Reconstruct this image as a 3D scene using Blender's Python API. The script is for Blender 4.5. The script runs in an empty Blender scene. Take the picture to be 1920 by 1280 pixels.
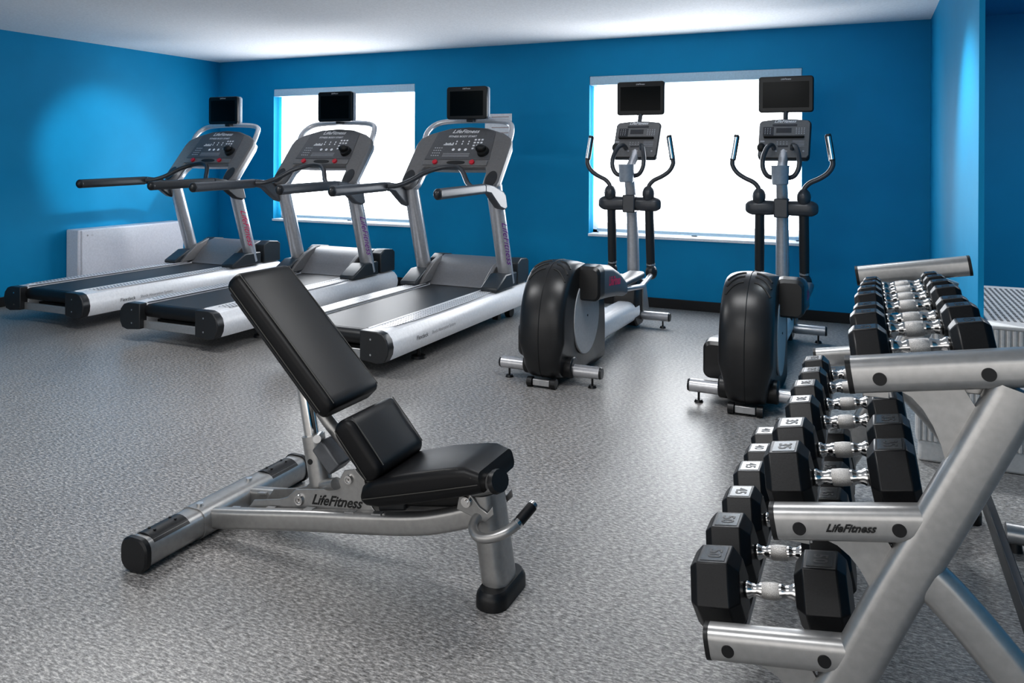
import bpy, bmesh, math, random
from mathutils import Vector, Matrix
C = bpy.context.scene.collection
PI = math.pi
random.seed(4)

# ------------------------------------------------------------------ materials
def mat(name, col, rough=0.5, metal=0.0, noise=None, bump=0.0, spec=0.5, coat=0.0, emit=None, es=0.0):
    m = bpy.data.materials.new(name); m.use_nodes = True
    nt = m.node_tree; b = nt.nodes['Principled BSDF']
    b.inputs['Base Color'].default_value = (*col, 1)
    b.inputs['Roughness'].default_value = rough
    b.inputs['Metallic'].default_value = metal
    b.inputs['Specular IOR Level'].default_value = spec
    b.inputs['Coat Weight'].default_value = coat
    if emit:
        b.inputs['Emission Color'].default_value = (*emit, 1); b.inputs['Emission Strength'].default_value = es
    sc, amt = noise if noise else (60.0, 0.06)
    tc = nt.nodes.new('ShaderNodeTexCoord'); n = nt.nodes.new('ShaderNodeTexNoise')
    n.inputs['Scale'].default_value = sc; n.inputs['Detail'].default_value = 3
    nt.links.new(tc.outputs['Object'], n.inputs['Vector'])
    r = nt.nodes.new('ShaderNodeValToRGB')
    r.color_ramp.elements[0].position = 0.3; r.color_ramp.elements[1].position = 0.7
    r.color_ramp.elements[0].color = (*[max(0, c * (1 - amt)) for c in col], 1)
    r.color_ramp.elements[1].color = (*[min(1, c * (1 + amt)) for c in col], 1)
    nt.links.new(n.outputs['Fac'], r.inputs['Fac']); nt.links.new(r.outputs['Color'], b.inputs['Base Color'])
    if bump:
        bp = nt.nodes.new('ShaderNodeBump'); bp.inputs['Strength'].default_value = bump
        bp.inputs['Distance'].default_value = 0.002
        nt.links.new(n.outputs['Fac'], bp.inputs['Height']); nt.links.new(bp.outputs['Normal'], b.inputs['Normal'])
    return m

M = {}
M['wall'] = mat('blue_wall_paint', (0.0, 0.245, 0.46), 0.55, noise=(3, 0.04), spec=0.25)
M['soffit'] = mat('pale_blue_paint', (0.05, 0.34, 0.55), 0.5)
M['ceiling'] = mat('white_ceiling', (0.86, 0.86, 0.88), 0.9)
M['base'] = mat('black_vinyl', (0.008, 0.008, 0.009), 0.45)
M['silver'] = mat('silver_paint', (0.42, 0.42, 0.425), 0.3, metal=0.65, spec=0.6)
M['benchgrey'] = mat('bench_grey_paint', (0.36, 0.355, 0.35), 0.33, metal=0.7, spec=0.6)
M['rackgrey'] = mat('rack_grey_paint', (0.44, 0.435, 0.43), 0.33, metal=0.7, spec=0.6)
M['upright'] = mat('upright_silver', (0.55, 0.55, 0.57), 0.28, metal=0.6, spec=0.6)
M['white'] = mat('pearl_white_plastic', (0.78, 0.78, 0.80), 0.3, spec=0.6)
M['chrome'] = mat('chrome', (0.72, 0.71, 0.70), 0.14, metal=1.0)
M['knurl'] = mat('knurled_chrome', (0.60, 0.58, 0.56), 0.38, metal=0.9, noise=(900, 0.35), bump=0.6)
M['leather'] = mat('black_vinyl_upholstery', (0.006, 0.006, 0.007), 0.42, noise=(500, 0.2), bump=0.12, spec=0.3)
M['piping'] = mat('stitched_seam', (0.05, 0.047, 0.042), 0.5)
M['rubber'] = mat('black_rubber', (0.008, 0.008, 0.009), 0.4, noise=(300, 0.3), bump=0.08)
M['hex'] = mat('dumbbell_rubber', (0.008, 0.008, 0.009), 0.36, noise=(240, 0.25), bump=0.06, spec=0.45)
M['label'] = mat('polished_number_plate', (0.12, 0.125, 0.13), 0.18, spec=0.9, metal=0.4)
M['dash'] = mat('grip_dash_grey', (0.10, 0.10, 0.11), 0.5)
M['digit'] = mat('number_rubber', (0.012, 0.012, 0.013), 0.4)
M['darkplastic'] = mat('dark_plastic', (0.022, 0.023, 0.025), 0.32, spec=0.5)
M['shroud'] = mat('charcoal_shroud', (0.017, 0.017, 0.018), 0.33, spec=0.5)
M['greyplastic'] = mat('grey_console_plastic', (0.16, 0.155, 0.155), 0.38)
M['panel'] = mat('console_overlay', (0.10, 0.10, 0.105), 0.3)
M['panelelli'] = mat('console_overlay_grey', (0.17, 0.165, 0.165), 0.35)
M['hood'] = mat('motor_hood_grey', (0.16, 0.16, 0.17), 0.35, spec=0.6)
M['hooddark'] = mat('motor_hood_dark', (0.035, 0.04, 0.045), 0.35)
M['fascia_grey'] = mat('cup_holder_grey', (0.26, 0.29, 0.33), 0.35)
M['arm'] = mat('dark_grey_bar', (0.06, 0.063, 0.07), 0.3, metal=0.2)
M['rail'] = mat('handrail_grey', (0.11, 0.115, 0.125), 0.35, metal=0.2)
M['railblack'] = mat('handrail_black', (0.030, 0.031, 0.034), 0.35, metal=0.1)
M['pod'] = mat('blue_grey_cover', (0.085, 0.095, 0.11), 0.35)
M['disc'] = mat('disc_grey', (0.42, 0.42, 0.43), 0.4)
M['screen'] = mat('tv_screen_glass', (0.001, 0.003, 0.004), 0.15, spec=0.15)
M['tv'] = mat('tv_housing', (0.006, 0.008, 0.010), 0.3, spec=0.35)
M['tvside'] = mat('tv_back_silver', (0.32, 0.36, 0.42), 0.4)
M['belt'] = mat('running_belt', (0.032, 0.033, 0.036), 0.46, noise=(400, 0.3), bump=0.1)
M['red'] = mat('red_button', (0.55, 0.02, 0.04), 0.3)
M['pink'] = mat('magenta_logo', (0.75, 0.02, 0.12), 0.4)
M['purple'] = mat('purple_logo', (0.20, 0.04, 0.30), 0.4)
M['whitemark'] = mat('white_print', (0.8, 0.8, 0.82), 0.5)
M['greymark'] = mat('grey_print', (0.32, 0.32, 0.33), 0.5)
M['lightmark'] = mat('pale_print', (0.45, 0.45, 0.47), 0.5)
M['blackmark'] = mat('black_print', (0.01, 0.01, 0.01), 0.5)
M['lcd'] = mat('lcd_grey', (0.045, 0.045, 0.05), 0.2)
M['winframe'] = mat('window_frame_white', (0.75, 0.78, 0.82), 0.5)
M['fascia'] = mat('shade_fascia', (0.42, 0.58, 0.70), 0.6)
M['heater'] = mat('heater_cream', (0.62, 0.61, 0.60), 0.5)
M['heatwhite'] = mat('heater_white', (0.68, 0.68, 0.73), 0.35)
M['slot'] = mat('vent_slot_dark', (0.16, 0.16, 0.16), 0.7)
M['paper'] = mat('paper_white', (0.75, 0.76, 0.78), 0.6)
M['paperprint'] = mat('paper_print', (0.45, 0.35, 0.33), 0.6)

def floor_mat():
    m = bpy.data.materials.new('speckled_grey_flooring'); m.use_nodes = True
    nt = m.node_tree; b = nt.nodes['Principled BSDF']; L = nt.links
    tc = nt.nodes.new('ShaderNodeTexCoord')
    def noise(scale, stretch, det=4, rot=0.12):
        mp = nt.nodes.new('ShaderNodeMapping'); mp.inputs['Scale'].default_value = stretch
        mp.inputs['Rotation'].default_value = (0, 0, rot)
        L.new(tc.outputs['Object'], mp.inputs['Vector'])
        n = nt.nodes.new('ShaderNodeTexNoise'); n.inputs['Scale'].default_value = scale
        n.inputs['Detail'].default_value = det; n.inputs['Roughness'].default_value = 0.65
        L.new(mp.outputs['Vector'], n.inputs['Vector']); return n
    a = noise(92, (0.55, 1.6, 1)); c = noise(240, (0.6, 1.5, 1)); w = noise(1.3, (1, 1, 1), 3)
    mx = nt.nodes.new('ShaderNodeMath'); mx.operation = 'MULTIPLY_ADD'
    L.new(a.outputs['Fac'], mx.inputs[0]); mx.inputs[1].default_value = 0.65
    m2 = nt.nodes.new('ShaderNodeMath'); m2.operation = 'MULTIPLY'; m2.inputs[1].default_value = 0.35
    L.new(c.outputs['Fac'], m2.inputs[0]); L.new(m2.outputs[0], mx.inputs[2])
    r = nt.nodes.new('ShaderNodeValToRGB'); e = r.color_ramp.elements
    e[0].position = 0.36; e[0].color = (0.055, 0.053, 0.051, 1)
    e[1].position = 0.62; e[1].color = (0.62, 0.60, 0.58, 1)
    k = e.new(0.5); k.color = (0.27, 0.262, 0.255, 1)
    L.new(mx.outputs[0], r.inputs['Fac'])
    mix = nt.nodes.new('ShaderNodeMix'); mix.data_type = 'RGBA'; mix.blend_type = 'MULTIPLY'
    mix.inputs[0].default_value = 0.3
    L.new(r.outputs['Color'], mix.inputs[6]); L.new(w.outputs['Fac'], mix.inputs[7])
    L.new(mix.outputs[2], b.inputs['Base Color'])
    b.inputs['Roughness'].default_value = 0.36; b.inputs['Specular IOR Level'].default_value = 0.6
    bp = nt.nodes.new('ShaderNodeBump'); bp.inputs['Strength'].default_value = 0.12; bp.inputs['Distance'].default_value = 0.002
    L.new(mx.outputs[0], bp.inputs['Height']); L.new(bp.outputs['Normal'], b.inputs['Normal'])
    return m
M['floor'] = floor_mat()

def shade_mat(name, s, stripe=False):
    m = bpy.data.materials.new(name); m.use_nodes = True; nt = m.node_tree; b = nt.nodes['Principled BSDF']
    b.inputs['Base Color'].default_value = (0.9, 0.93, 0.96, 1)
    tc = nt.nodes.new('ShaderNodeTexCoord'); wv = nt.nodes.new('ShaderNodeTexWave')
    wv.inputs['Scale'].default_value = 60; wv.bands_direction = 'Z'
    nt.links.new(tc.outputs['Object'], wv.inputs['Vector'])
    r = nt.nodes.new('ShaderNodeValToRGB')
    r.color_ramp.elements[0].color = (0.93, 0.96, 1, 1); r.color_ramp.elements[1].color = (1, 1, 1, 1)
    nt.links.new(wv.outputs['Fac'], r.inputs['Fac']); nt.links.new(r.outputs['Color'], b.inputs['Emission Color'])
    b.inputs['Emission Strength'].default_value = s
    return m
M['shade'] = shade_mat('backlit_roller_shade', 5.0)

def glass_mat():
    m = bpy.data.materials.new('window_glass'); m.use_nodes = True; nt = m.node_tree
    for n in list(nt.nodes): nt.nodes.remove(n)
    o = nt.nodes.new('ShaderNodeOutputMaterial'); t = nt.nodes.new('ShaderNodeBsdfTransparent')
    g = nt.nodes.new('ShaderNodeBsdfGlossy'); g.inputs['Roughness'].default_value = 0.02
    f = nt.nodes.new('ShaderNodeFresnel'); x = nt.nodes.new('ShaderNodeMixShader')
    nt.links.new(f.outputs[0], x.inputs[0]); nt.links.new(t.outputs[0], x.inputs[1]); nt.links.new(g.outputs[0], x.inputs[2])
    nt.links.new(x.outputs[0], o.inputs['Surface']); return m
M['glass'] = glass_mat()

# ------------------------------------------------------------------ mesh helpers
def V(*a): return Vector(a)
class MB:
    def __init__(s): s.bm = bmesh.new()
    def box(s, c, d, rot=None, taper=None):
        vs = []
        for z in (-.5, .5):
            for x, y in ((-.5, -.5), (.5, -.5), (.5, .5), (-.5, .5)):
                k = taper if (taper and z > 0) else (1, 1)
                p = V(x * d[0] * k[0], y * d[1] * k[1], z * d[2])
                if rot: p = rot @ p
                vs.append(s.bm.verts.new(p + V(*c)))
        for f in ((3, 2, 1, 0), (4, 5, 6, 7), (0, 1, 5, 4), (1, 2, 6, 5), (2, 3, 7, 6), (3, 0, 4, 7)):
            s.bm.faces.new([vs[i] for i in f])
        return s
    def loft(s, rings, caps=True, closed=False):
        R = [[s.bm.verts.new(V(*p)) for p in r] for r in rings]
        n = len(R[0]); m = len(R)
        for i in range(m if closed else m - 1):
            a, b = R[i], R[(i + 1) % m]
            for j in range(n):
                s.bm.faces.new((a[j], a[(j + 1) % n], b[(j + 1) % n], b[j]))
        if caps and not closed:
            s.bm.faces.new(R[0][::-1]); s.bm.faces.new(R[-1])
        return s
    def sweep(s, pts, sec, up=(0, 0, 1), n=0, scale=None, closed=False):
        P = [V(*p) for p in pts]; S = list(scale) if scale else [1.0] * len(P)
        if n: P, S = smooth(P, S, n)
        up = V(*up).normalized(); rings = []
        for i, p in enumerate(P):
            t = (P[min(i + 1, len(P) - 1)] - P[max(i - 1, 0)]).normalized()
            side = t.cross(up)
            if side.length < 1e-4: side = t.cross(V(1, 0, 0))
            side.normalize(); v = side.cross(t)
            rings.append([p + side * (a * S[i]) + v * (b * S[i]) for a, b in sec])
        return s.loft(rings)
    def tube(s, pts, r, up=(0, 0, 1), n=0, seg=16, scale=None, ry=None):
        return s.sweep(pts, ell(r, ry or r, seg), up, n, scale)
    def cyl(s, a, b, r, r2=None, seg=20):
        a, b = V(*a), V(*b); t = (b - a).normalized(); u = V(0, 0, 1) if abs(t.z) < .9 else V(1, 0, 0)
        sd = t.cross(u).normalized(); v = sd.cross(t); r2 = r if r2 is None else r2
        return s.loft([[p + sd * (q * math.cos(k * 2 * PI / seg)) + v * (q * math.sin(k * 2 * PI / seg)) for k in range(seg)] for p, q in ((a, r), (b, r2))])
    def lathe(s, a, b, prof, seg=20):      # prof: (t along a->b in metres, radius)
        a, b = V(*a), V(*b); t = (b - a).normalized(); u = V(0, 0, 1) if abs(t.z) < .9 else V(1, 0, 0)
        sd = t.cross(u).normalized(); v = sd.cross(t)
        return s.loft([[a + t * h + sd * (q * math.cos(k * 2 * PI / seg)) + v * (q * math.sin(k * 2 * PI / seg)) for k in range(seg)] for h, q in prof])
    def ellipsoid(s, c, r, seg=18, rings=10):
        rr = []
        for i in range(1, rings):
            th = PI * i / rings
            rr.append([V(*c) + V(r[0] * math.sin(th) * math.cos(2 * PI * k / seg), r[1] * math.sin(th) * math.sin(2 * PI * k / seg), -r[2] * math.cos(th)) for k in range(seg)])
        return s.loft(rr)
    def prism(s, prof, axis, a, b):        # closed 2D outline extruded along an axis
        def p3(u, v, w): return {'x': (w, u, v), 'y': (u, w, v), 'z': (u, v, w)}[axis]
        return s.loft([[p3(u, v, w) for u, v in prof] for w in (a, b)])
    def poly(s, pts):
        s.bm.faces.new([s.bm.verts.new(V(*p)) for p in pts]); return s
    def plate(s, prof, frame, t0, t1):     # outline in a tilted frame: frame(u, v, w)
        return s.loft([[frame(u, v, w) for u, v in prof] for w in (t0, t1)])

def ell(a, b, seg=16): return [(a * math.cos(2 * PI * k / seg), b * math.sin(2 * PI * k / seg)) for k in range(seg)]
def rrect(w, h, r, seg=4):                 # rounded rectangle, half sizes w h
    o = []
    for cx, cy, a0 in ((w - r, h - r, 0), (-w + r, h - r, PI / 2), (-w + r, -h + r, PI), (w - r, -h + r, 3 * PI / 2)):
        for k in range(seg + 1):
            a = a0 + k * PI / 2 / seg; o.append((cx + r * math.cos(a), cy + r * math.sin(a)))
    return o
def smooth(P, S, n):
    out, so = [], []
    for i in range(len(P) - 1):
        p0, p1, p2, p3 = P[max(i - 1, 0)], P[i], P[i + 1], P[min(i + 2, len(P) - 1)]
        for k in range(n):
            t = k / n
            out.append(0.5 * ((2 * p1) + (p2 - p0) * t + (2 * p0 - 5 * p1 + 4 * p2 - p3) * t * t + (3 * p1 - p0 - 3 * p2 + p3) * t ** 3))
            so.append(S[i] * (1 - t) + S[i + 1] * t)
    out.append(P[-1]); so.append(S[-1]); return out, so
def chaikin(pts, it=2):
    for _ in range(it):
        o = []
        for i in range(len(pts)):
            a, b = pts[i], pts[(i + 1) % len(pts)]
            o.append(tuple(.75 * p + .25 * q for p, q in zip(a, b))); o.append(tuple(.25 * p + .75 * q for p, q in zip(a, b)))
        pts = o
    return pts

def obj(name, mb, m, parent=None, bevel=0.0, seg=2, ang=35, sub=0, label=None):
    bm = mb.bm if isinstance(mb, MB) else mb
    bmesh.ops.recalc_face_normals(bm, faces=bm.faces)
    me = bpy.data.meshes.new(name); bm.to_mesh(me); bm.free()
    for p in me.polygons: p.use_smooth = True
    me.set_sharp_from_angle(angle=math.radians(ang))
    me.materials.append(m if not isinstance(m, str) else M[m])
    o = bpy.data.objects.new(name, me); C.objects.link(o)
    if parent: o.parent = parent
    if bevel:
        md = o.modifiers.new('bevel', 'BEVEL'); md.width = bevel; md.segments = seg; md.limit_method = 'ANGLE'; md.angle_limit = math.radians(30)
        md.harden_normals = False
    if sub:
        md = o.modifiers.new('sub', 'SUBSURF'); md.levels = sub; md.render_levels = sub
    if label: o['label'] = label
    return o
def tag(o, label, cat, group=None):
    o['label'] = label; o['category'] = cat
    if group: o['group'] = group
    return o
def thing(name, label, cat, loc=(0, 0, 0), group=None):
    o = bpy.data.objects.new(name, None); C.objects.link(o); o.location = loc; o.empty_display_size = .1
    return tag(o, label, cat, group)
def struct(name, mb, m, parent=None, bevel=0):
    o = obj(name, mb, m, parent, bevel)
    if not parent: o['kind'] = 'structure'
    return o
def copy_tree(o, parent=None):
    c = o.copy(); C.objects.link(c)
    if parent: c.parent = parent
    for ch in list(o.children): copy_tree(ch, c)
    return c

def text(name, s, size, frame, m, parent, shear=0.0, sx=1.0, depth=0.0, bold=0.0, slices=0):
    """writing as a mesh; frame(u, v, w) maps the text plane into the thing's space"""
    cu = bpy.data.curves.new(name, 'FONT'); cu.body = s; cu.size = size; cu.shear = shear
    cu.align_x = 'CENTER'; cu.align_y = 'CENTER'; cu.offset = bold; cu.resolution_u = 3
    tmp = bpy.data.objects.new(name + '_src', cu); C.objects.link(tmp)
    bpy.context.view_layer.update()
    me = bpy.data.meshes.new_from_object(tmp.evaluated_get(bpy.context.evaluated_depsgraph_get()))
    C.objects.unlink(tmp); bpy.data.objects.remove(tmp)
    if slices:                              # cut the glyphs so they can follow a curved surface
        bm = bmesh.new(); bm.from_mesh(me)
        for k in range(1, slices):
            bmesh.ops.bisect_plane(bm, geom=bm.verts[:] + bm.edges[:] + bm.faces[:], plane_co=(0, (k / slices - .5) * size * 1.3, 0), plane_no=(0, 1, 0))
        bm.to_mesh(me); bm.free()
    for v in me.vertices: v.co = V(*frame(v.co.x * sx, v.co.y, depth))
    me.materials.clear(); me.materials.append(M[m] if isinstance(m, str) else m)
    o = bpy.data.objects.new(name, me); C.objects.link(o); o.parent = parent
    return o

# ------------------------------------------------------------------ camera
A, ROLL = 0.4267, 0.0053
cam = bpy.data.cameras.new('camera'); co = bpy.data.objects.new('camera', cam); C.objects.link(co)
cam.sensor_width = 36; cam.lens = 1461.3 / 1920 * 36; cam.shift_y = -(640 - 296.84) / 1920
co.location = (0, 0, 1.28)
co.matrix_world = Matrix.Translation((0, 0, 1.28)) @ Matrix.Rotation(A, 4, 'Z') @ Matrix.Rotation(PI / 2, 4, 'X') @ Matrix.Rotation(ROLL, 4, 'Z')
bpy.context.scene.camera = co

# ------------------------------------------------------------------ room
YB, XL, XR, H = 6.65, -6.66, 0.438, 2.345
struct('floor', MB().box((-2.2, 2.0, -0.05), (9.2, 9.5, 0.1)), 'floor')
struct('ceiling', MB().box((-3.06, 2.0, H + 0.05), (7.3, 9.5, 0.1)), 'ceiling')
struct('trim_soffit', MB().box((1.42, 2.0, H + 0.05), (1.94, 9.5, 0.1)), 'soffit')
W = [(-5.876, -4.088), (-2.264, -0.471)]; ZB, ZT = 0.589, 2.018; WD = 0.20
w = MB()
xs = [XL - 0.2, W[0][0], W[0][1], W[1][0], W[1][1], 2.4]
for i in range(5):
    a, b = xs[i], xs[i + 1]
    if i in (1, 3):
        w.box(((a + b) / 2, YB + WD / 2, ZB / 2), (b - a, WD, ZB)); w.box(((a + b) / 2, YB + WD / 2, (ZT + H) / 2), (b - a, WD, H - ZT))
    else: w.box(((a + b) / 2, YB + WD / 2, H / 2), (b - a, WD, H))
bmesh.ops.remove_doubles(w.bm, verts=w.bm.verts, dist=1e-5)
struct('wall_back', w, 'wall')
struct('wall_left', MB().box((XL - 0.1, 2.0, H / 2), (0.2, 9.3, H)), 'wall')
struct('wall_right', MB().box((XR + 0.011, (3.868 + YB) / 2, H / 2), (0.022, YB - 3.868, H)), 'wall')
struct('baseboard_back', MB().box(((XL + XR) / 2, YB - 0.006, 0.042), (XR - XL, 0.012, 0.083)), 'base', bevel=.003)
struct('baseboard_left', MB().box((XL + 0.006, 3.2, 0.042), (0.012, 6.86, 0.083)), 'base', bevel=.003)
for i, (a, b) in enumerate(W):
    c = (a + b) / 2; wd = b - a
    wn = bpy.data.objects.new('window_%d' % (i + 1), None); C.objects.link(wn); wn['kind'] = 'structure'
    wn.location = (c, YB, ZB)
    f = MB(); h = ZT - ZB
    for x in (-wd / 2 + .025, wd / 2 - .025, 0.02): f.box((x, 0.15, h / 2), (.05, .05, h))
    for z in (.025, h - .025): f.box((0, 0.15, z), (wd, .05, .05))
    struct('window_frame', f, 'winframe', wn)
    struct('glass_pane', MB().box((0, .15, h / 2), (wd - .06, .006, h - .06)), 'glass', wn)
    struct('window_sill', MB().box((0, 0.055, 0.012), (wd + (.0 if i else .0), .15, .024)), 'winframe', wn, bevel=.003)
    rs = MB().box((0.015, .07, h / 2 + .035), (wd - .075, .002, h - .17))
    struct('roller_shade', rs, 'shade', wn)
    hb = MB().box((0.015, .07, .052), (wd - .08, .014, .028)); struct('shade_hem_bar', hb, 'fascia', wn, bevel=.004)
    struct('shade_fascia', MB().box((0, .045, h - .04), (wd - .004, .09, .08)), 'fascia', wn, bevel=.006)

# ------------------------------------------------------------------ heaters
t = thing('wall_heater', 'long white wall heater with a small round badge behind the leftmost treadmill', 'heater', (XL, 4.80, 0))
obj('casing', MB().box((.085, .60, .32), (.165, 1.2, .58)), 'heatwhite', t, bevel=.012)
obj('front_cover', MB().box((.172, .60, .32), (.014, 1.14, .56)), 'heatwhite', t, bevel=.006)
obj('plinth', MB().box((.07, .60, .015), (.12, 1.16, .03)), 'darkplastic', t)
fr = lambda u, v, w: (.1795 + w, .13 + u, .555 + v)
obj('badge', MB().plate([(-.045 + .008 * math.cos(k), .008 * math.sin(k)) for k in [i * PI / 8 for i in range(16)]], fr, 0, .001), 'greymark', t)
text('badge_lettering', 'LG', .020, fr, 'greymark', t, depth=.001)

t = thing('ribbed_heater', 'cream heater cabinet with ribbed front and slotted top, behind the dumbbell rack', 'heater', (0.2, 3.747, 0))
obj('base', MB().box((.325, .055, .045), (.63, .10, .09)), 'heater', t, bevel=.01)
pf = []
x = 0.0
while x < .65 - 1e-6:
    pf += [(x, .008), (x + .006, 0), (x + .014, 0), (x + .02, .008)]; x += .02167
pf += [(.65, .008), (.65, .108), (0, .108)]
b = MB(); b.loft([[(u, v, z) for u, v in pf] for z in (.09, .585)]); obj('ribbed_front', b, 'heater', t)
obj('front_top', MB().box((.325, .054, .594), (.65, .108, .018)), 'heater', t, bevel=.006)
obj('body', MB().box((.461, .66, .30), (.375, 1.10, .598)), 'heater', t, bevel=.006)
g = MB()
for i in range(14):
    for j in range(16):
        g.box((.305 + i * .0245, .16 + j * .062, .5995), (.010, .044, .003))
obj('top_grille', g, 'slot', t)
# poster
t = thing('wall_notice', 'small pale printed notice on the back wall behind the right treadmill', 'notice', (-3.165, YB, 1.49))
obj('sheet', MB().box((0, -.004, .09), (.28, .004, .24)), 'paper', t)
pr = MB()
for k in range(4): pr.box((.02, -.0068, .03 + k * .05), (.18, .001, .008))
obj('print', pr, 'paperprint', t)

# ------------------------------------------------------------------ treadmills
def tilt(y0, z0, dy, dz):
    l = math.hypot(dy, dz); dy, dz = dy / l, dz / l
    return lambda u, v, w: (u, y0 + v * dy - w * dz, z0 + v * dz + w * dy)

def make_treadmill(label, loc, rail='rail', strip='white'):
    t = thing('treadmill', label, 'treadmill', loc, 'treadmills in a row by the left window')
    side = [(.255, .10), (.38, .088), (.425, .10), (.447, .14), (.452, .18), (.440, .225), (.410, .258), (.37, .270), (.255, .270)]
    for s in (-1, 1):
        pr = [(s * x, z) for x, z in side]
        rings = []
        for y, k in ((.055, 1), (2.10, 1), (2.15, .93), (2.17, .8)):
            rings.append([(x if abs(x) < .3 else s * (.3 + (abs(x) - .3) * k), y, .18 + (z - .18) * k) for x, z in pr])
        obj('side_rail', MB().loft(rings), 'white', t, ang=28)
        cp = obj('end_cap', MB().prism([(s * (.353 + (x - .353) * 1.01), .18 + (z - .18) * 1.02) for x, z in side], 'y', 0, .062), 'darkplastic', t, bevel=.006, seg=3)
        for z in (.135, .225): obj('screw', MB().cyl((s * .33, -.002, z), (s * .33, .004, z), .006), 'chrome', cp)
        st = obj('side_step', MB().prism(chaikin([(s * .285, .12), (s * .40, .12), (s * .40, 1.60), (s * .285, 1.60)], 2), 'z', .2695, .2735), 'white', t)
        k = MB()
        for j in range(48):
            for c in range(4):
                x, y = .302 + c * .026, .165 + j * .0295 + (c % 2) * .0148
                if y > 1.57: continue
                k.poly([(s * (x - .0095), y - .0035 + .004, .2739), (s * (x - .0055), y + .0075 + .004, .2739), (s * (x + .0095), y + .0035, .2739), (s * (x + .0055), y - .0075, .2739)])
        obj('grip_dash', k, 'dash', st)['kind'] = 'stuff'
        obj('edge_gap', MB().box((s * .258, .86, .2705), (.014, 1.58, .003)), 'blackmark', t)
        obj('edge_strip', MB().box((s * .273, .85, .272), (.014, 1.56, .006)), 'white', t)
        # foot cover + upright
        fc = MB().prism([(1.50, .272), (1.50, .30), (1.66, .385), (1.86, .385), (1.86, .272)], 'x', s * .285, s * .43)
        obj('foot_cover', fc, 'hooddark', t, bevel=.01)
        up = MB().sweep([(s * .37, 1.80, .30), (s * .37, 1.577, 1.0), (s * .37, 1.560, 1.075)], ell(.054, .062, 40), up=(1, 0, 0))
        uo = obj('upright', up, 'upright', t)
        if s == 1:
            def f(u, v, w):
                z = .625 - u * .953; ph = .42 - v / .062
                return (.37 + .0640 * math.cos(ph), 1.80 - .255 * (z - .30) / .80 - .0575 * math.sin(ph), z)
            text('logo', 'LifeFitness', .080, f, 'purple' if rail == 'rail' else 'pink', uo, shear=.35, sx=1.05, slices=14)
        # handrail
        hr = MB().sweep([(s * .42, .62, 1.045), (s * .42, 1.26, 1.058)], rrect(.028, .037, .024), up=(0, 0, 1))
        ho = obj('handrail', hr, rail, t)
        obj('rail_end', MB().ellipsoid((s * .42, .62, 1.045), (.030, .036, .039)), 'darkplastic', ho)
        br = MB().prism([(1.265, 1.03), (1.265, 1.095), (1.40, 1.080), (1.58, 1.03), (1.62, 1.00), (1.65, .90), (1.60, .885), (1.52, .905), (1.43, .965), (1.36, 1.015)], 'x', s * .385, s * .445)
        obj('rail_bracket', br, rail, t, bevel=.014, seg=3)
        # feet
        ft = MB().cyl((s * .34, .52, 0), (s * .34, .52, .018), .05, .045); ft.cyl((s * .34, .52, .018), (s * .34, .52, .11), .011)
        obj('levelling_foot', ft, 'rubber', t)
        obj('front_bracket', MB().box((s * .32, 1.72, .06), (.05, .06, .075)), 'rubber', t, bevel=.004)
        fw = MB().cyl((s * .30, 1.95, .045), (s * .345, 1.95, .045), .045)
        obj('transport_wheel', fw, 'rubber', t)
    obj('under_frame', MB().box((0, 1.1, .115), (.52, 1.9, .05)), 'base', t)
    obj('rear_crossbar', MB().box((0, .045, .125), (.52, .02, .055)), 'silver', t, bevel=.004)
    obj('rear_roller', MB().cyl((-.255, .085, .215), (.255, .085, .215), .045, seg=28), 'rubber', t)
    obj('running_belt', MB().box((0, .91, .254), (.50, 1.64, .014)), 'belt', t, bevel=.003)
    # motor hood
    hp = [(1.665, .262), (1.70, .285), (1.76, .345), (1.83, .41), (1.92, .452), (1.99, .468), (2.12, .455), (2.14, .44), (2.14, .26)]
    ho = obj('motor_hood', MB().prism(hp, 'x', -.30, .30), 'hood', t, bevel=.008)
    hs = [(1.93, .27), (1.93, .44), (2.0, .474), (2.12, .462), (2.155, .44), (2.155, .27)]
    for s in (-1, 1):
        obj('hood_side', MB().prism(hs, 'x', s * .30, s * .405), 'hooddark', t, bevel=.008)
        lens = [(1.55, .275), (1.62, .345), (1.75, .43), (1.90, .478), (1.86, .42), (1.78, .34), (1.70, .285)]
        obj('hood_cheek', MB().prism(lens, 'x', s * .262, s * .30), 'greyplastic', t, bevel=.006)
    # console
    F = tilt(1.50, 1.10, .30, .37)
    hf = [(0, .145), (.27, .15), (.295, .10), (.298, .04), (.302, -.01), (.325, -.05), (.365, -.062), (.405, -.045), (.425, .01), (.425, .38), (.408, .44), (.33, .492), (.17, .548), (0, .562)]
    out = hf + [(-x, s) for x, s in hf[-2:0:-1]]
    cn = obj('console', MB().plate(out, F, -.055, 0), 'greyplastic', t, bevel=.014, seg=3)
    obj('console_back', MB().plate([(x * .96, .02 + s * .95) for x, s in out], F, -.100, -.054), 'upright', cn, bevel=.01)
    pn = obj('console_panel', MB().plate([(-.29, .215), (.29, .215), (.262, .50), (.15, .538), (0, .55), (-.15, .538), (-.262, .50)], F, -.001, .004), 'panel', t, bevel=.002)
    lo = MB().plate([(-.285, .155), (.285, .155), (.285, .205), (-.285, .205)], F, -.001, .008); obj('lower_panel', lo, 'greyplastic', t, bevel=.004)
    ph = obj('reading_slot', MB().plate(chaikin([(-.07, .163), (.09, .163), (.09, .197), (-.07, .197)], 2), F, .004, .0105), 'blackmark', t)
    for s in (-1, 1): obj('cup_tray', MB().plate([(s * .363 + .046 * math.cos(a) * 1, .030 + .076 * math.sin(a)) for a in [i * PI / 12 for i in range(24)]], F, -.001, .004), 'railblack', t)
    for x in (-.175, .155): obj('stop_button', MB().cyl(F(x, .18, .004), F(x, .18, .022), .021), 'red', t)
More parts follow.
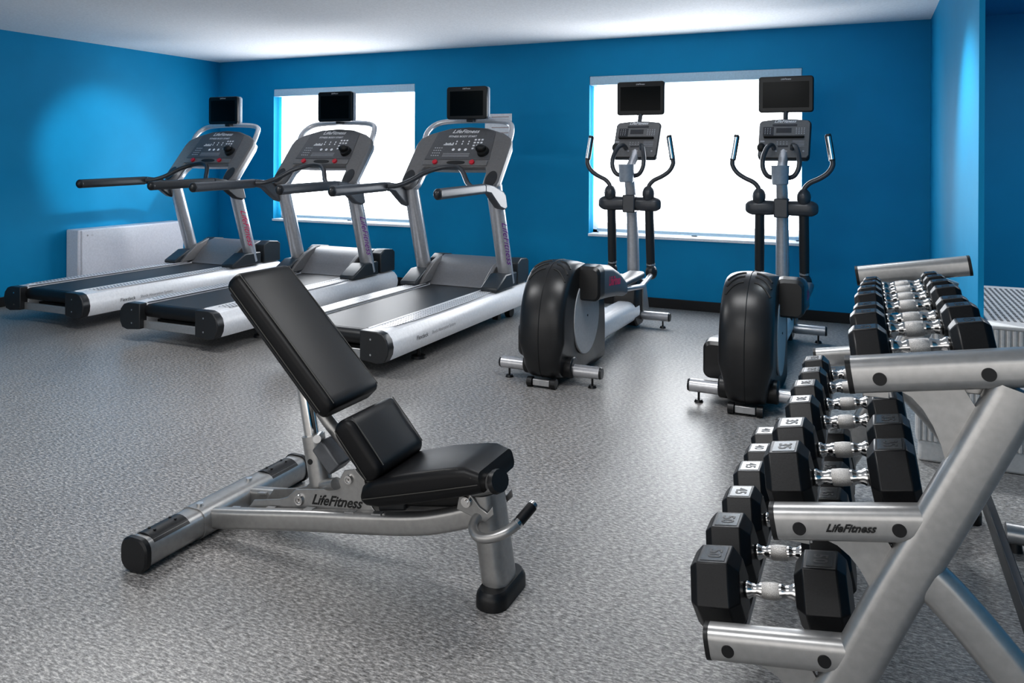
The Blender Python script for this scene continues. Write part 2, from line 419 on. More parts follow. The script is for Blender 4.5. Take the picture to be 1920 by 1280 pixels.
    b = MB().cyl(F(.215, .29, 0), F(.215, .29, .03), .05, .045); b.ellipsoid(F(.20, .30, .04), (.045, .03, .03))
    obj('phone_cradle', b, 'blackmark', t)
    text('console_logo', 'LifeFitness', .052, lambda u, v, w: F(u - .01, .505 + v, .0052), 'whitemark', pn, shear=.35, sx=1.1, bold=.001)
    text('message_display', 'FITNESS BODY START', .026, lambda u, v, w: F(u - .02, .452 + v, .0052), 'whitemark', pn, bold=.0006)
    k = MB()
    for r in range(4):
        for c in range(3): k.plate([(.10 + c * .03, .32 + r * .03), (.118 + c * .03, .32 + r * .03), (.118 + c * .03, .335 + r * .03), (.10 + c * .03, .335 + r * .03)], F, .003, .0055)
    for c in range(3):
        for z in (.40, .375): k.plate([(-.055 + c * .055 + .006 * math.cos(a), z + .009 * math.sin(a)) for a in [i * PI / 4 for i in range(8)]], F, .003, .0055)
        k.plate([(-.06 + c * .055 + .013 * math.cos(a), .315 + .013 * math.sin(a)) for a in [i * PI / 6 for i in range(12)]], F, .003, .0055)
    for c in range(7):
        hgt = .012 + .016 * abs(math.sin(c * 1.3)); k.plate([(-.165 + c * .013, .36), (-.156 + c * .013, .36), (-.156 + c * .013, .36 + hgt), (-.165 + c * .013, .36 + hgt)], F, .003, .0055)
    obj('keypad', k, 'whitemark', t)
    k = MB()
    for r in range(4):
        for c in range(4): k.plate([(-.245 + c * .02 + r * .003, .25 + r * .026), (-.234 + c * .02 + r * .003, .25 + r * .026), (-.234 + c * .02 + r * .003, .259 + r * .026), (-.245 + c * .02 + r * .003, .259 + r * .026)], F, .003, .0055)
    for r in range(3): k.plate([(-.14, .245 + r * .014), (.10, .245 + r * .014), (.10, .2485 + r * .014), (-.14, .2485 + r * .014)], F, .003, .0055)
    obj('small_print', k, 'lightmark', t)
    # arch behind
    ar = [(-.385, 1.79, 1.40), (-.385, 1.84, 1.49), (-.345, 1.90, 1.555), (-.24, 1.92, 1.582), (0, 1.925, 1.59), (.24, 1.92, 1.582), (.345, 1.90, 1.555), (.385, 1.84, 1.49), (.385, 1.79, 1.40)]
    obj('arch_tube', MB().tube(ar, .023, up=(0, 1, -1), n=5), 'upright', t)
    # tv
    obj('screen_bracket', MB().box((0, 1.90, 1.60), (.06, .09, .05)), 'darkplastic', t, bevel=.006)
    tv = obj('television', MB().prism(rrect(.182, .132, .022), 'y', 1.80, 1.83), 'tv', t, bevel=.005)
    for v in tv.data.vertices: v.co.z += 1.727
    tb = obj('television_back', MB().prism(rrect(.186, .130, .02), 'y', 1.825, 1.868), 'tvside', t, bevel=.012)
    for v in tb.data.vertices: v.co.z += 1.727
    obj('screen', MB().box((0, 1.7995, 1.722), (.30, .003, .20)), 'screen', t)
    text('screen_logo', 'LifeFitness', .017, lambda u, v, w: (u, 1.7988, 1.842 + v), 'whitemark', tv, shear=.3)
    # pulse bar
    pb = [(-.385, 1.25, 1.062), (-.33, 1.29, 1.066), (-.26, 1.36, 1.10), (-.17, 1.44, 1.165), (-.08, 1.49, 1.20), (.02, 1.50, 1.215), (.10, 1.49, 1.205), (.16, 1.45, 1.17), (.26, 1.34, 1.09), (.37, 1.25, 1.055)]
    obj('pulse_bar', MB().tube(pb, .019, up=(0, -1, 1.5), n=4), 'railblack' if rail != 'rail' else 'arm', t)
    tl = math.atan2(.0, 1)
    f = lambda u, v, w: (.4535 - max(0, (v + .0)) * .02, .52 + u, .178 + v)
    text('rail_lettering', 'Flexdeck', .038, lambda u, v, w: f(u - .14, v, w), 'railblack', t)
    text('rail_lettering', 'Shock Absorption System', .030, lambda u, v, w: f(u + .13, v, w), 'greymark', t)
    return t
make_treadmill('right treadmill of the three, nearest the elliptical machines, white side rails', (-2.945, 3.78, 0))
make_treadmill('middle treadmill of the three, console in front of the left window', (-4.265, 3.80, 0))
make_treadmill('leftmost treadmill beside the wall heater, black handrails reaching over the belt', (-5.645, 3.88, 0), rail='railblack')

# ------------------------------------------------------------------ ellipticals
def make_elliptical(label, loc):
    t = thing('elliptical_trainer', label, 'elliptical machine', loc, 'elliptical machines facing the right window')
    # shroud
    prof = chaikin([(-.09, .035), (-.165, .10), (-.185, .25), (-.175, .42), (-.11, .57), (.0, .665), (.13, .69), (.30, .665), (.47, .58), (.575, .47), (.615, .33), (.62, .16), (.62, .06), (.62, .04), (.60, .032), (.3, .03)], 3)
    cy, cz = .24, .34
    def sect(x, k):
        r = []
        for y, z in prof:
            f = .62 + .38 * min(1, max(0, (z - .02) / .22)) if y < .1 else .62 + .38 * min(1, max(0, (z - .02) / .22)) + .38 * min(1, (y - .1) / .3) * (1 - min(1, max(0, (z - .02) / .22)))
            rear = max(0, min(1, (.45 - y) / .3))           # bulge only on the rounded rim
            kk = 1 - (1 - k) * (.25 + .75 * rear)
            r.append((x * f, cy + (y - cy) * kk, cz + (z - cz) * (kk if z > .12 else 1)))
        return r
    xs = []
    for j in range(25):
        q = -1 + 2 * j / 24; xs.append((.134 * math.sin(q * PI / 2), .86 + .142 * math.cos(q * PI / 2) ** .8 if abs(q) < 1 else .86))
    sh = obj('drive_shroud', MB().loft([sect(x, k) for x, k in xs]), 'shroud', t, ang=50)
    sm = [p for p in sect(0, 1.0035) if p[1] < .35 and p[2] > .05]
    obj('seam', MB().tube(sorted_rim(sm), .0022, up=(1, 0, 0), seg=6), 'blackmark', sh)
    for s in (-1, 1):
        for k in range(3):
            th = math.radians(113 + k * 8)
            pts = []
            for j in range(9):
                x = .026 + .084 * j / 8; kx = interp(xs, x); a = th + .20 * (j / 8) ** 2
                y, z = rim_point(prof, cy, cz, a); pts.append((s * x, cy + (y - cy) * kx * 1.001, cz + (z - cz) * kx * 1.001))
            obj('vent_slot', MB().tube(pts, .0058, up=(0, -1, 1), seg=8), 'blackmark', sh)
    for s in (-1, 1):
        obj('side_disc', MB().cyl((s * .125, .25, .35), (s * .139, .25, .35), .225, seg=48), 'disc', t, bevel=.004)
        obj('disc_hub', MB().cyl((s * .13, .25, .35), (s * .142, .25, .35), .006), 'darkplastic', t)
    # base parts
    for nm, y, hw in (('rear_stabilizer', 0, .30), ('front_stabilizer', 1.70, .29)):
        st = obj(nm, MB().cyl((-hw, y, .085), (hw, y, .085), .034, seg=24), 'upright', t)
        for s in (-1, 1):
            obj('end_cap', MB().cyl((s * hw, y, .085), (s * (hw + .012), y, .085), .035, .030, seg=24), 'darkplastic', st)
            f = MB().cyl((s * (hw - .045), y, 0), (s * (hw - .045), y, .014), .024, .018); f.cyl((s * (hw - .045), y, .014), (s * (hw - .045), y, .06), .006)
            obj('foot', f, 'rubber', st)
    obj('rear_socket', MB().cyl((-.15, 0, .10), (.15, 0, .10), .06, seg=24), 'shroud', t, bevel=.01)
    for s in (-1, 1): obj('transport_wheel', MB().cyl((s * .055, -.12, .028), (s * .085, -.12, .028), .028), 'rubber', t)
    obj('wheel_plate', MB().box((0, -.13, .03), (.10, .02, .035)), 'silver', t, bevel=.003)
    obj('main_rail', MB().sweep([(0, .60, .155), (0, 1.62, .135)], [(a * 1.0, b) for a, b in rrect(.088, .078, .06, 5)], up=(0, 0, 1)), 'white', t)
    obj('front_housing', MB().prism(chaikin([(1.50, .02), (1.50, .30), (1.56, .40), (1.68, .40), (1.80, .22), (1.80, .02)], 1), 'x', -.085, .085), 'shroud', t, bevel=.012)
    for s in (-1, 1): obj('front_bracket', MB().prism([(1.68, .12), (1.68, .36), (1.74, .36), (1.86, .10)], 'x', s * .085, s * .10), 'silver', t, bevel=.003)
    # pole
    pole = [(0, 1.765, .18), (0, 1.745, .5), (0, 1.715, .8), (0, 1.675, 1.0), (0, 1.64, 1.12), (0, 1.65, 1.20), (0, 1.73, 1.27), (0, 1.82, 1.36)]
    obj('mast', MB().tube(pole, .043, up=(1, 0, 0), n=6, scale=[1.15, 1.1, 1, 1, .95, .9, .8, .7]), 'upright', t)
    # crossbar
    b = MB().sweep([(-.235, 1.655, .94), (-.20, 1.645, .94), (-.10, 1.65, .94), (-.04, 1.66, .94), (.04, 1.66, .94), (.10, 1.65, .94), (.20, 1.645, .94), (.235, 1.655, .94)], rrect(.052, .054, .038, 5), up=(0, 0, 1), n=3, scale=[.55, 1, 1, .95, .95, 1, 1, .55])
    b.box((0, 1.66, .94), (.095, .13, .135))
    obj('pivot_housing', b, 'arm', t, bevel=.008)
    dz = {1: 0, -1: 0}
    for s in (-1, 1):
        obj('pivot_cover', MB().ellipsoid((s * .15, 1.62, 1.02), (.047, .045, .062)), 'arm', t)
        hd = [(s * .15, 1.62, 1.05), (s * .157, 1.62, 1.085), (s * .19, 1.62, 1.12), (s * .25, 1.62, 1.15), (s * .30, 1.62, 1.185), (s * .33, 1.62, 1.23), (s * .334, 1.62, 1.28), (s * .305, 1.62, 1.46)]
        ha = obj('handlebar', MB().tube(hd, .017, up=(0, 1, 0), n=5), 'arm', t)
        gp = MB().tube([(s * .332, 1.617, 1.275), (s * .304, 1.617, 1.452)], .0215, up=(0, 1, 0)); obj('grip', gp, 'darkplastic', ha)
        gp = MB().tube([(s * .331, 1.606, 1.285), (s * .306, 1.606, 1.442)], .015, up=(0, 1, 0)); obj('pulse_sensor', gp, 'chrome', ha)
        lx, lt = s * .150, 1.67
        obj('lower_arm', MB().tube([(s * .148, 1.65, .92), (lx, 1.67, .70), (lx + s * .002, 1.69, .46)], .034, up=(1, 0, 0), n=4, scale=[1, 1, .95]), 'darkplastic', t)
        jt = obj('arm_joint', MB().ellipsoid((s * .157, 1.69, .42), (.045, .05, .058)), 'darkplastic', t)
        obj('joint_ring', MB().cyl((s * .152, 1.69, .47), (s * .152, 1.69, .485), .034), 'silver', jt)
        # pedal cover and link
        z0, z1 = (.455, .40) if s == 1 else (.105, .22)
        ps = []
        for y, zc, hh, hw in ((.115, .100, .085, .060), (.13, .103, .100, .072), (.20, .105, .104, .075), (.38, .085, .098, .073), (.56, .045, .078, .068), (.70, .0, .056, .062), (.77, -.02, .036, .05)):
            c = z0 + zc if s == 1 else z0 + zc * .9
            ps.append([(s * .185 + a, y, c + b_) for a, b_ in rrect(hw, hh, min(hw, hh) * .55, 5)])
        # dark rear end and grey body
        pa = obj('pedal_cover', MB().loft(ps[2:]), 'pod', t)
        obj('rear_cover', MB().loft(ps[:3]), 'shroud', pa)
        if s == 1:
            text('pedal_logo', 'LifeFitness', .075, lambda u, v, w: (.185 + .0765 - .0015 - max(0, u + .02) * .03, .41 + u, z0 + .085 + v - u * .10), 'pink', pa, shear=.3, sx=.80, bold=.0025)
        zp = z0 + (.0 if s == 1 else .06)
        obj('pedal', MB().loft([[(s * .185 + a, y, zp + .02 + b_) for a, b_ in rrect(.06, .024, .02)] for y in (.70, 1.16)]), 'rail', t)
        lk = [(s * .185, .7, zp - .02), (s * .185, 1.25, zp - .08 if s == 1 else zp + .05), (s * .18, 1.36, zp - .08 if s == 1 else zp + .08), (s * .16, 1.66, .40)]
        obj('link_bar', MB().tube(lk, .019, up=(1, 0, 0), n=4), 'upright', t)
    obj('cup_holder', MB().lathe((0, 1.545, 1.105), (0, 1.545, 1.24), [(0, .02), (0, .048), (.008, .055), (.125, .060), (.135, .062), (.135, .057), (.10, .054), (.02, .048), (.02, .01)], 28), 'fascia_grey', t)
    for s in (-1, 1):
        pu = [(s * .062, 1.745, 1.36), (s * .072, 1.70, 1.385), (s * .098, 1.64, 1.365), (s * .120, 1.59, 1.29), (s * .118, 1.575, 1.22), (s * .085, 1.575, 1.165), (s * .02, 1.60, 1.15)]
        obj('pulse_handle', MB().tube(pu, .017, up=(0, 1, .5), n=5), 'arm', t)
    F = tilt(1.74, 1.29, .16, .29)
    out = [(-.165, 0), (.165, 0), (.178, .02), (.182, .30), (.165, .322), (.08, .333), (0, .336), (-.08, .333), (-.165, .322), (-.182, .30), (-.178, .02)]
    cn = obj('console', MB().plate(out, F, -.05, 0), 'darkplastic', t, bevel=.012, seg=3)
    cp = obj('console_panel', MB().plate([(x * .95, .008 + s * .955) for x, s in out], F, -.001, .003), 'panelelli', t, bevel=.002)
    text('console_logo', 'LifeFitness', .034, lambda u, v, w: F(u, .309 + v, .0042), 'whitemark', cp, shear=.35, sx=1.05, bold=.0008)
    k = MB(); k.plate([(-.085, .268), (.085, .268), (.085, .285), (-.085, .285)], F, .002, .0045)
    k.plate([(-.058, .212), (.048, .212), (.048, .252), (-.058, .252)], F, .002, .0045)
    k.plate([(-.04, .092), (.03, .092), (.03, .105), (-.04, .105)], F, .002, .0045)
    k.plate([(-.15, .19), (-.075, .19), (-.075, .262), (-.15, .262)], F, .002, .0042)
    obj('display', k, 'lcd', t)
    obj('reading_rack', MB().plate([(-.14, .165), (.135, .165), (.14, .175), (-.145, .175)], F, .0, .03), 'blackmark', t, bevel=.003)
    k = MB()
    def dot(x, s_, r=.0045): k.plate([(x + r * math.cos(a), s_ + r * math.sin(a)) for a in [i * PI / 4 for i in range(8)]], F, .002, .005)
    for r in range(4):
        for c in range(4): dot(.082 + c * .018, .205 + r * .015)
        for c in range(3): dot(-.135 + c * .018, .205 + r * .015, .0035)
    for c in range(3): dot(-.05 + c * .035, .058, .007)
    dot(.135, .058, .007)
    for r in range(2):
        for c in range(4): dot(-.045 + c * .022, .118 + r * .017, .004)
    for r in range(5): k.plate([(.06, .10 + r * .011), (.14, .10 + r * .011), (.14, .1025 + r * .011), (.06, .1025 + r * .011)], F, .002, .0045)
    k.plate([(-.165, .135), (-.135, .135), (-.135, .145), (-.165, .145)], F, .002, .0045)
    obj('keypad', k, 'lightmark', t)
    b = MB().ellipsoid(F(-.155, .085, .008), (.03, .02, .035)); obj('strap_clip', b, 'blackmark', t)
    obj('screen_post', MB().cyl((0, 1.90, 1.55), (0, 1.955, 1.66), .018), 'arm', t)
    tv = obj('television', MB().prism(rrect(.193, .134, .022), 'y', 1.925, 1.965), 'tv', t, bevel=.008)
    for v in tv.data.vertices: v.co.z += 1.765
    tb = obj('television_back', MB().prism(rrect(.17, .11, .03), 'y', 1.962, 1.99), 'darkplastic', t, bevel=.01)
    for v in tb.data.vertices: v.co.z += 1.765
    obj('screen', MB().box((0, 1.9245, 1.762), (.325, .003, .192)), 'screen', t)
    text('screen_logo', 'LifeFitness', .017, lambda u, v, w: (u, 1.9235, 1.877 + v), 'whitemark', tv, shear=.3)
    for s in (-1, 1): obj('cable', MB().tube([(s * .02, 1.93, 1.63), (s * .05, 1.91, 1.605), (s * .03, 1.90, 1.585)], .002, up=(0, 1, 0), n=4, seg=6), 'blackmark', t)
    return t
def sorted_rim(p):
    return sorted(p, key=lambda q: math.atan2(q[2] - .34, -(q[1] - .34)))
def interp(xs, x):
    for (a, ka), (b, kb) in zip(xs, xs[1:]):
        if a <= x <= b: return ka + (kb - ka) * (x - a) / (b - a)
    return 1
def rim_point(prof, cy, cz, th):
    d = (math.cos(th), math.sin(th)); best = None
    for i in range(len(prof)):
        (y1, z1), (y2, z2) = prof[i], prof[(i + 1) % len(prof)]
        ey, ez = y2 - y1, z2 - z1; den = d[0] * ez - d[1] * ey
        if abs(den) < 1e-9: continue
        r = ((y1 - cy) * ez - (z1 - cz) * ey) / den; u = ((y1 - cy) * d[1] - (z1 - cz) * d[0]) / den
        if r > 0 and -1e-6 <= u <= 1 + 1e-6 and (best is None or r > best): best = r
    best = best or .35
    return cy + best * d[0], cz + best * d[1]
make_elliptical('elliptical trainer next to the treadmills, pink lettering on its raised pedal cover', (-1.645, 4.16, 0))
make_elliptical('elliptical trainer nearest the dumbbell rack, at the right edge of the right window', (-.545, 4.16, 0))

# ------------------------------------------------------------------ bench
def pad(frame, u0, u1, hw, th, bow=0.0, taper=1.0, dome=.008, end=.03):
    """upholstered pad: u along, v across, w thickness"""
    mb = MB(); rings = []; N = 22
    for i in range(N + 1):
        t_ = i / N; a = PI * t_
        e = 1 - abs(2 * t_ - 1)
        u = (u0 + u1) / 2 - (u1 - u0) / 2 * math.cos(a) if False else u0 + (u1 - u0) * (0.5 - 0.5 * math.cos(a))
        k = min(1, (min(u - u0, u1 - u) + .0005) / end); k = math.sqrt(max(0, 1 - (1 - k) ** 2))
        h = th * (.35 + .65 * k); wd = hw * (.90 + .10 * k) * (1 + (taper - 1) * t_)
        sec = []
        for x, z in rrect(wd, h / 2, min(.022, h * .42), 5): sec.append((x, z))
        ring = []
        for x, z in sec:
            q = x / wd
            du = bow * (q * q) * (1 if t_ > .5 else -1) * (abs(2 * t_ - 1) ** 2)
            ring.append(frame(u + du, x, th / 2 + z * (1.0) + (dome * (1 - q * q) if z > 0 else 0)))
        rings.append(ring)
    return mb.loft(rings)
Y0 = 2.075
def make_bench():
    t = thing('adjustable_bench', 'adjustable weight bench with black padded back, hip and seat pads on a grey frame', 'weight bench', (-1.5, Y0, 0))
    X = lambda x: x + 1.5
    def bframe(x0, z0, x1, z1):      # u from (x0,z0) to (x1,z1) along the slope, w towards the upper right normal
        l = math.hypot(x1 - x0, z1 - z0); dx, dz = (x1 - x0) / l, (z1 - z0) / l
        nx, nz = -dz, dx
        if nz < 0: nx, nz = -nx, -nz
        return (lambda u, v, w: (X(x0) + u * dx + w * nx, v, z0 + u * dz + w * nz)), l
    def seam(fr, u0, u1, hw, w, s):
        return MB().tube([fr(u0, s * hw, w), fr((u0 + u1) / 2, s * hw, w), fr(u1, s * hw, w)], .0016, up=(.7, 0, .7), seg=6)
    # back pad: underside line
    fr, L = bframe(-1.925, .850, -1.530, .466)
    bp = obj('back_pad', pad(fr, -.012, L + .012, .132, .072, bow=-.012, dome=.006), 'leather', t)
    for s in (-1, 1):
        obj('stitching', MB().tube([fr(.01, s * .118, .0715), fr(L / 2, s * .118, .0745), fr(L - .01, s * .118, .0715)], .0016, up=(.7, 0, .7), seg=6), 'piping', bp)
        obj('stitching', MB().tube([fr(.02, s * .1325, .022), fr(L - .02, s * .1325, .022)], .002, up=(.7, 0, .7), seg=6), 'piping', bp)
    obj('backing_board', MB().loft([[fr(u, v, w) for v, w in rrect(.118, .008, .004)] for u in (.03, L - .03)]), 'base', bp)
    # hip pad
    fr2, L2 = bframe(-1.487, .432, -1.372, .305)
    hp = obj('hip_pad', pad(fr2, -.016, L2 + .018, .132, .082, bow=-.0, dome=.004, end=.035), 'leather', t)
    for v in hp.data.vertices:      # waisted ends
        q = v.co.y / .132; d = (v.co.x - X(-1.40)) * .67 - (v.co.z - .40) * .74
        if d < 0: v.co.x += .016 * (1 - q * q) * .67; v.co.z -= .016 * (1 - q * q) * .74
    for s in (-1, 1):
        obj('stitching', MB().tube([fr2(.0, s * .112, .085), fr2(L2 / 2, s * .112, .0865), fr2(L2, s * .112, .085)], .0016, up=(.7, 0, .7), seg=6), 'piping', hp)
        obj('stitching', MB().tube([fr2(.0, s * .1325, .02), fr2(L2, s * .1325, .02)], .002, up=(.7, 0, .7), seg=6), 'piping', hp)
    # seat pad
    fs, L3 = bframe(-1.368, .222, -.972, .335)
    st = MB(); rings = []
    for u, wf, h0, h1 in ((-.005, .90, .02, .045), (.01, .97, .008, .068), (.06, 1, 0, .085), (.20, 1, 0, .088), (.33, .93, 0, .083), (.365, .90, .0, .079), (.405, .86, .002, .058), (L3 - .008, .80, .010, .040)):
        hw = .135 * wf; hc = (h0 + h1) / 2; hh = (h1 - h0) / 2
        rings.append([fs(u, x, hc + z + (.004 * (1 - (x / hw) ** 2) if z > 0 else 0)) for x, z in rrect(hw, hh, min(.022, hh * .75), 5)])
    st.loft(rings); so = obj('seat_pad', st, 'leather', t, ang=60)
    for s in (-1, 1):
        obj('stitching', MB().tube([fs(.01, s * .136, .034), fs(.2, s * .1365, .034), fs(.33, s * .1275, .032), fs(.40, s * .117, .03)], .0018, up=(0, 0, 1), seg=6, n=3), 'piping', so)
        obj('stitching', MB().tube([fs(.03, s * .122, .0795), fs(.2, s * .122, .0845), fs(.345, s * .112, .078), fs(.385, s * .118, .05)], .0014, up=(0, 0, 1), seg=6, n=3), 'piping', so)
    # rear crossbar
    cb = MB().sweep([(X(-2.045), -.355, .055), (X(-2.045), .375, .055)], rrect(.052, .046, .034, 5), up=(0, 0, 1))
    co_ = obj('rear_crossbar', cb, 'benchgrey', t)
    for s in (-1, 1):
        ye = .355 if s < 0 else .375
        obj('end_cap', MB().sweep([(X(-2.045), s * ye, .054), (X(-2.045), s * (ye + .015), .054), (X(-2.045), s * (ye + .021), .054)], rrect(.056, .052, .038, 5), up=(0, 0, 1), scale=[1, 1, .9]), 'rubber', co_)
        arc = []
        for k in range(9):
            a = math.radians(38 + k * 13); arc.append((.0585 * math.cos(a), .0535 * math.sin(a)))
        arc2 = [(x * .9, z * .9) for x, z in arc[::-1]]
        obj('step_guard', MB().loft([[(X(-2.045) + x, y, .054 + z) for x, z in arc + arc2] for y in (s * .335, s * .195)]), 'rubber', co_)
        for y in (.225, .305):
            for x in (-.012, .012): obj('rivet', MB().cyl((X(-2.045) + x, s * y, .107), (X(-2.045) + x, s * y, .1095), .0045, seg=10), 'blackmark', co_)
    cl = MB().sweep([(X(-2.045), -.14, .055), (X(-2.045), .14, .055)], rrect(.056, .050, .037, 5), up=(0, 0, 1)); obj('clamp_plate', cl, 'benchgrey', t)
    for s in (-1, 1): obj('clamp_bolt', MB().cyl((X(-2.04), s * .115, .104), (X(-2.04), s * .115, .113), .011, seg=12), 'chrome', t)
    # rails
    for s in (-1, 1):
        rp = [(X(-2.01), s * .092, .060), (X(-1.86), s * .085, .083), (X(-1.62), s * .072, .120), (X(-1.37), s * .06, .155), (X(-1.22), s * .052, .180), (X(-1.12), s * .045, .208), (X(-1.02), s * .036, .245)]
        rl = obj('side_rail', MB().sweep(rp, rrect(.022, .033, .016, 4), up=(0, 0, 1), n=4), 'benchgrey', t)
        pl = [(-1.905, .078), (-1.865, .13), (-1.76, .152), (-1.725, .165), (-1.69, .197), (-1.56, .222), (-1.53, .236), (-1.497, .292), (-1.455, .302), (-1.42, .275), (-1.41, .215), (-1.37, .175), (-1.37, .155), (-1.62, .12)]
        po = obj('side_plate', MB().prism([(X(x), z) for x, z in pl], 'y', s * .045, s * .051), 'benchgrey', t, bevel=.002)
        for x, z, r in ((-1.672, .168, .019), (-1.477, .268, .016)):
            obj('pivot_bolt', MB().lathe((X(x), s * .051, z), (X(x), s * .067, z), [(0, r), (.009, r * .85), (.009, r * .55), (.005, r * .5), (.005, r * .3), (.012, r * .28)]), 'chrome', po)
        for x, z in ((-1.93, .096), (-1.78, .124), (-1.62, .152), (-1.46, .174), (-1.36, .188)): obj('weld_tab', MB().box((X(x), s * .066, z + .001), (.035, .02, .005), rot=Matrix.Rotation(-.15, 3, 'Y')), 'silver', rl)
        if s == -1:
            text('plate_logo', 'LifeFitness', .045, lambda u, v, w: (X(-1.528) + u, -.0516, .187 + v + u * .11), 'blackmark', po, shear=.4, sx=1.02, bold=.0012)
    # telescoping post
    obj('post_sleeve', MB().tube([(X(-1.605), 0, .12), (X(-1.660), 0, .365)], .037, up=(0, 1, 0), seg=24), 'benchgrey', t)
    obj('post_rod', MB().tube([(X(-1.66), 0, .34), (X(-1.705), 0, .55)], .024, up=(0, 1, 0), seg=24), 'chrome', t)
    obj('pin_hole', MB().cyl((X(-1.642), -.034, .29), (X(-1.642), -.0385, .29), .009), 'blackmark', t)
    R = Matrix.Rotation(math.radians(44), 3, 'Y')
    obj('back_bracket', MB().box((X(-1.578), 0, .315), (.10, .085, .055), rot=R), 'rail', t, bevel=.006)
    obj('back_tube', MB().tube([(X(-1.40), 0, .245), (X(-1.60), 0, .42), (X(-1.75), 0, .585)], .022, up=(0, 1, 0)), 'benchgrey', t)
    obj('pull_knob', MB().cyl((X(-1.615), -.02, .375), (X(-1.585), -.075, .385), .013), 'silver', t)
    obj('cross_pin', MB().cyl((X(-1.52), -.06, .25), (X(-1.60), -.02, .215), .019), 'benchgrey', t)
    obj('cross_tube', MB().cyl((X(-1.477), -.05, .268), (X(-1.477), .05, .268), .02), 'benchgrey', t)
    # seat support and front leg
    obj('seat_support', MB().sweep([(X(-1.41), 0, .215), (X(-1.03), 0, .283)], rrect(.030, .030, .008), up=(0, 0, 1)), 'base', t)
    obj('seat_hinge', MB().box((X(-1.33), 0, .215), (.10, .08, .05), rot=Matrix.Rotation(-.2, 3, 'Y')), 'railblack', t, bevel=.006)
    rt = obj('seat_roller', MB().tube([(X(-1.06), -.03, .305), (X(-.962), -.052, .352)], .028, up=(0, 1, 0), ry=.036), 'benchgrey', t)
    obj('roller_cap', MB().tube([(X(-.964), -.0517, .351), (X(-.950), -.0545, .357)], .034, up=(0, 1, 0), ry=.042, scale=[1, .92]), 'rubber', rt)
    leg = obj('front_leg', MB().sweep([(X(-1.018), 0, .30), (X(-.975), 0, .03)], [(a, b) for a, b in rrect(.062, .040, .036, 5)], up=(1, 0, .0)), 'benchgrey', t)
    for s in (-1, 1): obj('leg_bracket', MB().prism([(X(-1.085), .255), (X(-1.075), .305), (X(-1.045), .312), (X(-1.01), .275), (X(-.985), .262), (X(-.968), .285), (X(-.964), .262), (X(-.99), .235)], 'y', s * .062, s * .068), 'benchgrey', t, bevel=.002)
    bl = MB(); bl.cyl((X(-1.05), -.068, .285), (X(-1.05), -.078, .285), .018, .015); bl.cyl((X(-1.05), -.078, .285), (X(-1.05), -.082, .285), .008)
    obj('leg_bolt', bl, 'chrome', t)
    ft = MB()
    sec = rrect(.048, .105, .046, 6)
    ft.loft([[(X(-.97) + a * k, b_ * (1 - (1 - k) * .5), z) for a, b_ in sec] for z, k in ((0, 1), (.028, 1.0), (.037, .95), (.044, .86), (.048, .80))])
    obj('rubber_foot', ft, 'rubber', leg)
    hd = [(X(-1.0), -.045, .245), (X(-1.018), -.068, .242), (X(-1.016), -.095, .226), (X(-.988), -.116, .215), (X(-.948), -.116, .222), (X(-.91), -.100, .238), (X(-.888), -.072, .253)]
    ho = obj('lift_handle', MB().tube(hd, .0145, up=(0, 0, 1), n=5), 'benchgrey', t)
    obj('handle_ring', MB().cyl((X(-.890), -.075, .252), (X(-.886), -.067, .2565), .016), 'chrome', ho)
    obj('handle_grip', MB().cyl((X(-.886), -.067, .2565), (X(-.866), -.018, .285), .0155), 'rubber', ho)
    obj('handle_tip', MB().cyl((X(-.866), -.018, .285), (X(-.8625), -.010, .290), .0155, .013), 'chrome', ho)
    return t
make_bench()

